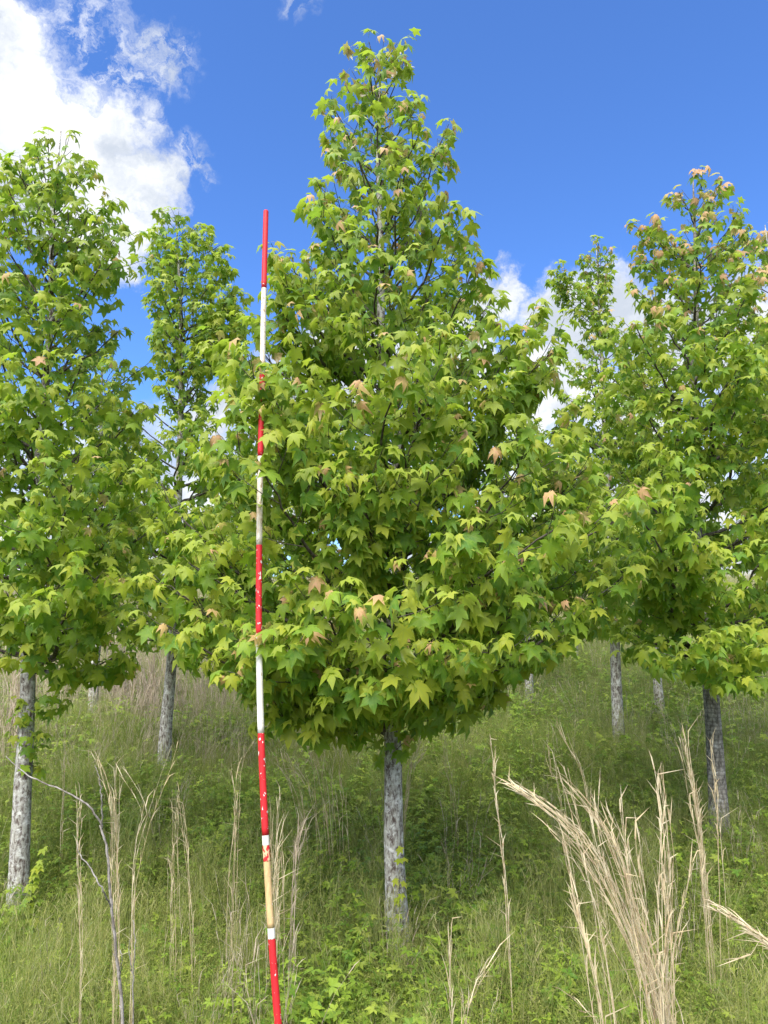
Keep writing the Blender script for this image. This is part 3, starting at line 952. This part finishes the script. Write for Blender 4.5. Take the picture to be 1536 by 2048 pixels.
def make_fine(seed, h, n, spread):
    """airy much branched green herb"""
    r = random.Random(seed); g = Geo(); yl = []
    for i in range(n):
        a = r.uniform(0, 6.28); q = spread * math.sqrt(r.random())
        p = np.array([math.cos(a) * q, math.sin(a) * q, -.03])
        C = blade_curve(r, p, h * r.uniform(.6, 1.1), h * r.uniform(.05, .35), a, 6)
        b = g.n
        strip(g, C, [.0012] * 5 + [0], (math.sin(a), math.cos(a), .2), r.random())
        for k in range(16):
            t = .3 + .7 * k / 16; ii = t * 5; i0 = min(4, int(ii)); pp = C[i0] + (C[i0 + 1] - C[i0]) * (ii - i0)
            v = unit(np.array([r.gauss(0, 1), r.gauss(0, 1), r.uniform(.4, 1.4)])); L = h * r.uniform(.08, .2) * (1.2 - t * .6)
            e = pp + v * L
            strip(g, [pp, e], [.0008, 0], (r.gauss(0, 1), r.gauss(0, 1), .2), r.random())
            for m in range(3):
                q_ = pp + v * L * (.4 + .3 * m)
                w = unit(v + np.array([r.gauss(0, .8), r.gauss(0, .8), r.gauss(0, .5)]))
                leaflet(g, q_, w, np.array([r.gauss(0, .4), r.gauss(0, .4), 1]), (.017 * r.uniform(.6, 1.6)), .0034, r.random())
        yl.append(np.full(g.n - b, r.choice([.05, .15, .4])))
    return g, np.concatenate(yl)


def make_dry_stem(r, g, C, thick, nbr, blen, lvv=None):
    """broomsedge stem: thin culm with sheath blades hugging it; C guide points"""
    n = len(C); a = r.random() if lvv is None else lvv
    tube(g, C, np.linspace(thick, thick * .45, n), 3, a, cap=False)
    T = np.gradient(C, axis=0)
    for k in range(nbr):
        t = .22 + .78 * (k + r.random()) / nbr
        i = t * (n - 1); i0 = min(n - 2, int(i)); p = C[i0] + (C[i0 + 1] - C[i0]) * (i - i0)
        d = unit(T[i0]); s = unit(np.array([r.gauss(0, 1), r.gauss(0, 1), r.gauss(0, .3)]))
        L = blen * r.uniform(.5, 1.3)
        e1 = p + d * L * .5 + s * L * .07; e2 = p + d * L * r.uniform(.8, 1.0) + s * L * (r.uniform(.08, .3) if r.random() < .75 else r.uniform(.4, .9)) - np.array([0, 0, L * r.uniform(0, .15)])
        w = thick * r.uniform(.7, 1.5)
        strip(g, [p, e1, e2], [w, w * .9, 0], unit(np.cross(d, s) + s * .5), (a + r.uniform(-.15, .15)) % 1)


def make_dry_tuft(seed, n, h, spread, lean, thick=.0016, nbr=7):
    r = random.Random(seed); g = Geo()
    for i in range(n):
        a = r.uniform(0, 6.28); q = spread * math.sqrt(r.random())
        p = np.array([math.cos(a) * q, math.sin(a) * q, -.05])
        C = blade_curve(r, p, h * r.uniform(.6, 1.1), lean * r.uniform(.2, 1.2), a + r.gauss(0, .6), 7)
        C[1:] += np.array([[r.gauss(0, .008), r.gauss(0, .008), 0] for _ in range(6)])
        make_dry_stem(r, g, C, thick, nbr, h * .13)
    return g


ASSET = bpy.data.collections.new('plant_sources')


def asset(name, me):
    o = bpy.data.objects.new(name, me); return o


def collection(name, meshes):
    c = bpy.data.collections.new(name)
    for i, me in enumerate(meshes):
        c.objects.link(bpy.data.objects.new('%s_%02d' % (name, i), me))
    return c


def scatter(name, col, pts, scale, pick, tilt, label, cat):
    n = len(pts)
    me = bpy.data.meshes.new(name); me.vertices.add(n); me.vertices.foreach_set('co', np.asarray(pts, np.float32).ravel())
    rr = RNG
    rot = np.stack([rr.normal(0, tilt, n), rr.normal(0, tilt, n), rr.uniform(0, 6.28, n)], 1)
    a = me.attributes.new('rot', 'FLOAT_VECTOR', 'POINT'); a.data.foreach_set('vector', rot.astype(np.float32).ravel())
    a = me.attributes.new('scl', 'FLOAT', 'POINT'); a.data.foreach_set('value', np.asarray(scale, np.float32))
    a = me.attributes.new('pick', 'INT', 'POINT'); a.data.foreach_set('value', np.asarray(pick, np.int32))
    o = link(name, me)
    ng = bpy.data.node_groups.new(name, 'GeometryNodeTree')
    ng.interface.new_socket('Geometry', in_out='INPUT', socket_type='NodeSocketGeometry')
    ng.interface.new_socket('Geometry', in_out='OUTPUT', socket_type='NodeSocketGeometry')
    gi = ng.nodes.new('NodeGroupInput'); go = ng.nodes.new('NodeGroupOutput')
    ci = ng.nodes.new('GeometryNodeCollectionInfo'); ci.inputs['Collection'].default_value = col
    ci.inputs['Separate Children'].default_value = True; ci.inputs['Reset Children'].default_value = True
    iop = ng.nodes.new('GeometryNodeInstanceOnPoints')
    def attr(nm, typ):
        k = ng.nodes.new('GeometryNodeInputNamedAttribute'); k.data_type = typ; k.inputs['Name'].default_value = nm
        return k.outputs['Attribute']
    e2r = ng.nodes.new('FunctionNodeEulerToRotation')
    L = ng.links.new
    L(gi.outputs[0], iop.inputs['Points']); L(ci.outputs[0], iop.inputs['Instance'])
    iop.inputs['Pick Instance'].default_value = True
    L(attr('pick', 'INT'), iop.inputs['Instance Index'])
    L(attr('rot', 'FLOAT_VECTOR'), e2r.inputs[0]); L(e2r.outputs[0], iop.inputs['Rotation'])
    L(attr('scl', 'FLOAT'), iop.inputs['Scale'])
    L(iop.outputs[0], go.inputs[0])
    md = o.modifiers.new('scatter', 'NODES'); md.node_group = ng
    tag(o, label, cat, kind='stuff')
    return o


def sample_points(y0, y1, spacing, margin=1.8, prob=None):
    """jittered grid in the wedge the camera sees (a little wider)"""
    ys = np.arange(y0, y1, spacing)
    out_ = []
    for y in ys:
        hw = y * .56 / CP + margin
        xs = np.arange(-hw, hw, spacing)
        out_.append(np.stack([xs, np.full(len(xs), y)], 1))
    P = np.concatenate(out_)
    P += RNG.uniform(-.5, .5, P.shape) * spacing
    z = ground_z(P[:, 0], P[:, 1])
    P3 = np.column_stack([P, z])
    if prob is not None:
        P3 = P3[RNG.random(len(P3)) < prob(P3)]
    return P3


def patch(P, s, seed):
    return np.array([noise.noise(Vector((p[0] * s + seed, p[1] * s, seed * .37))) for p in P]) * .5 + .5


def build_vegetation():
    grass = []
    for i in range(4):
        g, y = make_tuft(100 + i, 60, .42, .07, .18, .0022, .15, .08); grass.append(veg_mesh('tuft', g, M_GRASS, y))
    for i in range(3):
        g, y = make_tuft(110 + i, 40, .82, .06, .16, .0015, .45, .2, seeds=True); grass.append(veg_mesh('tuft', g, M_GRASS, y))
    for i in range(3):
        g, y = make_tuft(120 + i, 36, .70, .05, .40, .0030, .05, .02); grass.append(veg_mesh('tuft', g, M_GRASS, y))
    for i in range(3):
        g, y = make_fine(130 + i, .5, 16, .09); grass.append(veg_mesh('tuft', g, M_GRASS, y))
    cg = collection('grass_source', grass)
    P1 = sample_points(1.6, 9.0, .085)
    P2 = sample_points(9.0, 20.0, .17)
    P3 = sample_points(20, 60.0, .42)
    P = np.concatenate([P1, P2, P3])
    u = RNG.random(len(P)); ph = patch(P, 1.1, 3.0)
    u = np.where((P[:, 1] > 10.5) & (RNG.random(len(P)) < .5), .33, u)  # more pale seed tufts up the far slope, standing in for sunlight there
    near = P[:, 1] < 5.2
    u = np.where(near & (RNG.random(len(P)) < .10), .95, u)
    pk = np.where(u < .30, RNG.integers(0, 4, len(P)), np.where(u < .30 + .35 * ph, RNG.integers(4, 7, len(P)), np.where(u < .8 - .2 * ph, RNG.integers(7, 10, len(P)), RNG.integers(10, 13, len(P)))))
    sc = RNG.uniform(.42, .92, len(P)) * (.55 + .62 * patch(P, .9, 9.0)) * np.where(P[:, 1] > 20, 1.5, np.where(P[:, 1] > 9, 1.15, 1.0))
    near = P[:, 1] < 2.7
    sc = np.where(near, sc * .75, sc)
    scatter('grass', cg, P, sc, pk, .13, 'fine green meadow grass and herbs covering the whole slope', 'grass')

    weeds = []
    for i in range(4):
        g, y = make_weed(200 + i, .36, 7, 6, .056); weeds.append(veg_mesh('weed', g, M_WEED, y))
    for i in range(3):
        g, y = make_weed(210 + i, .42, 6, 8, .048, 3, .08); weeds.append(veg_mesh('weed', g, M_WEED, y))
    for i in range(2):
        g, y = make_weed(220 + i, .62, 3, 14, .040, 3, .05); weeds.append(veg_mesh('weed', g, M_WEED, y))
    cw = collection('weed_source', weeds)
    def prob(P):
        x, y, d = project(P)
        ph = patch(P, .9, 21.0)
        k = np.clip((ph - .35) * 3, 0, 1) * .65 + .25
        k = np.where((P[:, 1] > 6) & (P[:, 1] < 11) & (x > 760), .75, k)
        k = np.where((P[:, 1] < 4.9) & (x > 640) & (x < 1100), .75, k)
        k = np.where((P[:, 1] < 4.2), .9, k)
        return k
    Q = np.concatenate([sample_points(1.8, 7.0, .112, prob=prob), sample_points(7, 20, .22, prob=prob)])
    sc = RNG.uniform(.55, 1.25, len(Q)) * np.where(Q[:, 1] < 4.6, .74, 1.0) * np.where(Q[:, 1] > 7, 1.25, 1.0) * np.where((np.abs(Q[:, 0] - .35) < .8) & (np.abs(Q[:, 1] - 3.7) < .6), 1.35, 1.0)
    scatter('ground_cover', cw, Q, sc, np.where(RNG.random(len(Q)) < .06, RNG.integers(7, 9, len(Q)), RNG.integers(0, 7, len(Q))), .15, 'bright green broad leaved weeds low among the grass', 'weeds')

    dry = []
    for i in range(5):
        g = make_dry_tuft(300 + i, 12, .85, .09, .22, .0011, 6); me = g.mesh('dry', M_DRY_W, False, 'lv'); dry.append(me)
    cd = collection('dry_source', dry)
    def pdry(P):
        x, y, d = project(P)
        ph = patch(P, .55, 41.0)
        k = np.clip((ph - .45) * 2.5, 0, 1) * .25 + .05
        k = np.where((P[:, 1] > 7.2) & (x < 720), .75 * (ph + .2), k)
        k = np.where((P[:, 1] > 14), np.where(x < 900, .8, .5) * (ph + .2), k)
        return np.where(P[:, 1] < 4.5, k * .6, k)
    Q = np.concatenate([sample_points(3.0, 9.0, .22, prob=pdry), sample_points(9, 22, .22, prob=pdry), sample_points(22, 60, .45, prob=pdry)])
    sc = RNG.uniform(.6, 1.15, len(Q)) * np.where(Q[:, 1] > 22, 1.3, 1)
    scatter('dry_grass', cd, Q, sc, RNG.integers(0, 5, len(Q)), .07, 'thin tan dead grass stems mixed through the green meadow', 'dry grass')

build_vegetation()

# ------------------------------------------------------------------ dry broomsedge clumps (things)


def guided_clump(label, stems, Y, seed, thick=.0024, nbr=11, blen=.13, mat=None, cat='grass clump', group='tan dead grass clumps standing in the meadow'):
    """stems: list of (photo points bottom->top, count, spread_px_bottom, spread_px_top)"""
    r = random.Random(seed)
    root = None; org = None
    for (pts, cnt, sb, st) in stems:
        for c in range(cnt):
            ob = r.gauss(0, 1); ot = r.gauss(0, .8) + ob * .4
            dz = r.gauss(0, .05); cut = 1 - .22 * r.random() ** 2 * (cnt > 2)
            W3 = []
            npt = len(pts)
            for k, (px, py) in enumerate(pts):
                t = k / (npt - 1)
                off = ob * sb * (1 - t) + ot * st * t
                W3.append(at(px + off + r.gauss(0, 1.2), py + r.gauss(0, 4) + abs(ot) * st * t * .5, Y + dz * (1 - .3 * t) + .04 * t * ot))
            lo = W3[0]; gz = float(ground_z(lo.x, lo.y)) - .04
            if lo.z > gz:
                d = (W3[1] - W3[0]); k = min((lo.z - gz) / max(.05, d.z), 12)
                bx = lo.x - d.x * k * .35
                W3 = [Vector((bx, lo.y + .02, gz))] + W3
            C = spline(W3, 14)
            C[2:] += np.cumsum(np.array([[r.gauss(0, .003), r.gauss(0, .004), r.gauss(0, .002)] for _ in range(12)]), axis=0)
            C = C[:max(6, int(14 * cut))]
            if root is None:
                org = np.array([W3[0].x, W3[0].y, float(ground_z(W3[0].x, W3[0].y))])
                root = empty('dry_grass_clump', Vector(org)); tag(root, label, cat, group)
            g = Geo(); make_dry_stem(r, g, C - org, thick * r.uniform(.7, 1.2), nbr, blen)
            link('stem', g.mesh('stem', mat or M_DRY, False, 'lv'), root)
    return root


guided_clump('big straw coloured grass clump arching left in the bottom right foreground',
             [([(1335, 2060), (1262, 1850), (1185, 1695), (1105, 1620), (1050, 1580), (1000, 1558)], 10, 12, 6),
              ([(1345, 2060), (1278, 1850), (1240, 1705), (1190, 1620), (1120, 1546)], 9, 10, 6),
              ([(1300, 2060), (1235, 1880), (1160, 1715), (1100, 1650)], 5, 18, 14),
              ([(1200, 2060), (1165, 1880), (1140, 1780), (1110, 1640)], 4, 8, 8),
              ([(1225, 2060), (1195, 1850), (1170, 1700), (1105, 1450)], 3, 12, 10),
              ([(1300, 2060), (1230, 1800), (1190, 1650), (1193, 1530)], 3, 10, 8),
              ([(1310, 2060), (1260, 1800), (1232, 1560)], 4, 14, 14),
              ([(1315, 2060), (1290, 1850), (1265, 1600)], 4, 14, 10),
              ([(1330, 2060), (1325, 1850), (1332, 1650), (1310, 1500)], 5, 10, 4),
              ([(1335, 2060), (1338, 1850), (1330, 1580)], 5, 8, 4),
              ([(1345, 2060), (1350, 1900), (1385, 1720)], 2, 4, 4)], 2.5, 71, nbr=14, blen=.10, thick=.0020)
guided_clump('bent straw coloured grass plume leaning in from the right edge',
             [([(1620, 1990), (1536, 1885), (1460, 1830), (1392, 1790)], 6, 5, 2), ([(1590, 1960), (1500, 1905)], 1, 6, 2)], 2.3, 73, nbr=12, blen=.08, thick=.0017)
guided_clump('short bent straw stems beside the foot of the big foreground clump',
             [([(1200, 2090), (1170, 2030), (1140, 1995)], 2, 6, 4)], 2.3, 74, nbr=5, blen=.07, thick=.0015)
guided_clump('single tall straw stem left of the big foreground clump',
             [([(1018, 1850), (1006, 1700), (995, 1600), (982, 1490)], 2, 2, 2)], 3.4, 75, nbr=18, blen=.09)
guided_clump('feathery upright straw plume left of the dark ridged trunk',
             [([(1408, 1740), (1390, 1600), (1350, 1435)], 5, 4, 3), ([(1410, 1740), (1392, 1600), (1370, 1450)], 4, 4, 3)], 3.9, 76, nbr=18, blen=.12, thick=.002)
guided_clump('single thin straw stem crossing the dark ridged trunk',
             [([(1442, 1700), (1438, 1600), (1430, 1480)], 2, 2, 2)], 3.9, 77, nbr=10)
guided_clump('tall straw stems around the bare grey sapling at lower left',
             [([(228, 1950), (226, 1750), (218, 1600), (165, 1465)], 4, 6, 6), ([(232, 1950), (230, 1720), (230, 1480)], 5, 6, 4), ([(158, 1900), (158, 1700), (165, 1550)], 3, 3, 3),
              ([(262, 1950), (270, 1700), (285, 1620), (240, 1540)], 2, 4, 4), ([(262, 2010), (272, 1720), (350, 1480)], 2, 3, 3)], 3.1, 78, nbr=14, blen=.08, thick=.0013)
guided_clump('lone straight straw stem in front of the left background grass',
             [([(126, 1600), (128, 1500), (130, 1368)], 3, 1.5, 1)], 5.2, 79, nbr=12, thick=.002)
guided_clump('sparse straw stems halfway between the sapling and the pole',
             [([(355, 1850), (350, 1700), (350, 1540)], 4, 5, 4), ([(385, 1830), (370, 1640), (358, 1560)], 3, 3, 3), ([(345, 1800), (340, 1680)], 3, 8, 5)], 3.6, 80, nbr=10, thick=.0011, blen=.1)
guided_clump('pale straw stems rising just left of the striped pole',
             [([(465, 1950), (470, 1700), (478, 1400)], 3, 5, 4), ([(468, 1900), (480, 1560), (515, 1470)], 3, 3, 4), ([(462, 1750), (475, 1620), (468, 1540)], 2, 3, 3)], 3.7, 81, nbr=10, thick=.0011, blen=.1)
guided_clump('narrow sheaf of straw stems just right of the striped pole',
             [([(548, 1860), (550, 1720), (556, 1560)], 7, 7, 8), ([(560, 1830), (552, 1700), (545, 1600)], 4, 8, 5)], 3.7, 82, nbr=9, thick=.0016)
guided_clump('small silvery feather of dead grass between pole and centre trunk',
             [([(592, 1760), (598, 1700), (610, 1625)], 4, 2, 2)], 3.7, 83, nbr=12, mat=M_DRY_W, thick=.002)
guided_clump('leaning sheaf of thin straw behind the pole beneath the centre crown',
             [([(605, 1610), (580, 1540), (545, 1460)], 7, 14, 14), ([(660, 1600), (640, 1520), (615, 1440)], 7, 14, 14), ([(670, 1620), (665, 1540), (680, 1470)], 4, 10, 6)], 5.2, 84, nbr=9, thick=.0018)
guided_clump('fan of straw stems right behind the centre trunk',
             [([(815, 1560), (830, 1510), (845, 1455)], 8, 8, 12), ([(905, 1620), (895, 1540), (880, 1450)], 3, 3, 3)], 5.6, 85, nbr=9, thick=.0018)
guided_clump('thin leaning straw stalks above the big foreground clump',
             [([(1175, 1590), (1140, 1500), (1110, 1430)], 3, 6, 5), ([(1120, 1600), (1105, 1540), (1095, 1430)], 3, 3, 3)], 3.9, 86, nbr=9, thick=.0013)
guided_clump('reddish straw stem leaning right near the bottom centre',
             [([(925, 2070), (950, 1980), (975, 1920)], 3, 3, 3), ([(905, 2070), (902, 1980), (900, 1850)], 2, 2, 2)], 2.7, 87, nbr=8, thick=.0016)
for k, (bx, by, sp, n_, Yd, lab) in enumerate([
        (262, 1460, 34, 26, 9.3, 'dense stand of tan grass between the two left background trunks'),
        (300, 1400, 30, 30, 9.0, 'tall tan grass stand close behind the forked tree trunk'),
        (440, 1400, 26, 26, 10.0, 'tan grass stand under the left edge of the centre crown'),
        (250, 1350, 26, 26, 11.0, 'far tan grass stand seen just beneath the left crown'),
        (70, 1400, 22, 22, 9.0, 'tan grass stand just right of the left edge trunk'),
        (225, 1400, 22, 20, 9.6, 'tan grass stand right of the thin left trunk, farther up the slope'),
        (380, 1420, 26, 20, 9.3, 'tan grass stand just right of the forked tree trunk'),
        (20, 1440, 20, 16, 7.5, 'tan grass stand behind the trunk at the left edge'),
        (130, 1420, 16, 14, 9.6, 'tan grass stand left of the thin left trunk'),
        (1500, 1380, 25, 16, 11.5, 'brown grass stand near the right edge behind the dark ridged trunk')]):
    guided_clump(lab, [([(bx, by + 30), (bx + 2, by - 60), (bx - 4, by - 165)], int(n_ * 1.5), sp, sp * 1.15)], Yd, 120 + k, nbr=9, blen=.20, thick=.0036, mat=M_DRY_W)

# ------------------------------------------------------------------ bare saplings


def twig_thing(label, paths, Y, name='bare_sapling', mat=None):
    W3 = [at(px, py, Y) for px, py in paths[0][0]]
    gz = float(ground_z(W3[0].x, W3[0].y)) - .03
    base = Vector((W3[0].x + .02, W3[0].y, gz))
    root = empty(name, base + Vector((0, 0, .03))); tag(root, label, 'sapling')
    org = np.array(root.location)
    r = random.Random(len(label))
    for i, (pts, r0, r1) in enumerate(paths):
        Q = [at(px, py, Y - .02 * i) for px, py in pts]
        if i == 0: Q = [base] + Q
        elif True:
            Q[0] = at(pts[0][0], pts[0][1], Y)
        C = spline(Q, 30) - org
        C[1:-1] += self_noise(r, 28, .0012)
        g = Geo(); tube(g, C, np.linspace(r0, r1, 30), 7, cap=True)
        for k in range(3, 27, 4):   # buds
            d = unit(C[k + 1] - C[k]); s = unit(np.array([r.gauss(0, 1), r.gauss(0, 1), .3]))
            rr = r0 + (r1 - r0) * k / 30
            tube(g, [C[k], C[k] + s * rr * 1.8 + d * rr * 2], [rr * .8, rr * .2], 4)
        link('stem' if i == 0 else 'twig', g.mesh('twig', mat or M_SAP, True), root)


twig_thing('leafless grey sapling with one long twig bending left over the trunk',
           [([(246, 2070), (232, 1900), (222, 1800), (214, 1700), (200, 1650)], .0062, .0034),
            ([(205, 1652), (180, 1615), (140, 1588), (70, 1558), (35, 1535), (12, 1512)], .0036, .0014),
            ([(204, 1655), (203, 1600), (199, 1560), (190, 1530)], .003, .001),
            ([(222, 1815), (205, 1780), (180, 1735), (160, 1710), (154, 1685)], .003, .0012),
            ([(238, 1960), (244, 1920), (240, 1900)], .0018, .001)], 2.6)
twig_thing('short leafless grey twig standing right of the bending sapling',
           [([(266, 2070), (266, 1960), (270, 1900), (266, 1840)], .0032, .0012), ([(266, 1950), (258, 1900), (262, 1870)], .0018, .0008)], 2.75)

# ------------------------------------------------------------------ leafy vines


def vine(label, pts, Y, nleaf, size, seed):
    r = random.Random(seed)
    W3 = [at(px, py, Y) for px, py in pts]
    gz = float(ground_z(W3[0].x, W3[0].y))
    if W3[0].z > gz: W3 = [Vector((W3[0].x, W3[0].y, gz - .02))] + W3
    C = spline(W3, 30)
    root = empty('leafy_vine', Vector(W3[0])); tag(root, label, 'vine')
    org = np.array(root.location)
    g = Geo(); tube(g, C - org, np.linspace(.002, .001, 30), 4)
    link('stem', g.mesh('stem', M_TWIG), root)
    for i in range(nleaf):
        k = r.randint(2, 29)
        p = C[k] - org
        a = r.uniform(3.6, 5.8)
        o = bpy.data.objects.new('leaf', leaf_mesh(r.randrange(4), r.choice([1, 1, 2]), False)); o.parent = root
        f = unit(np.array([math.cos(a), math.sin(a), -r.uniform(.3, 1.2)])); nn = unit(np.cross(np.cross(f, [0, 0, 1]), f)); sd = np.cross(f, nn)
        s = size * r.uniform(.6, 1.2); R = np.stack([sd, f, nn], 1)
        p = p - R @ (ALLT[0][3] * s * .7)
        R = R * s
        o.matrix_local = Matrix(((R[0, 0], R[0, 1], R[0, 2], p[0]), (R[1, 0], R[1, 1], R[1, 2], p[1]), (R[2, 0], R[2, 1], R[2, 2], p[2]), (0, 0, 0, 1)))
        COL.objects.link(o)


vine('yellow green leafy shoot climbing beside the base of the left edge trunk', [(70, 1860), (62, 1790), (75, 1740), (98, 1690)], 4.5, 34, .038, 5)
vine('small leafy vine creeping up the foot of the centre trunk', [(790, 1880), (800, 1800), (798, 1740), (806, 1690)], 4.1, 16, .034, 9)
print('done')
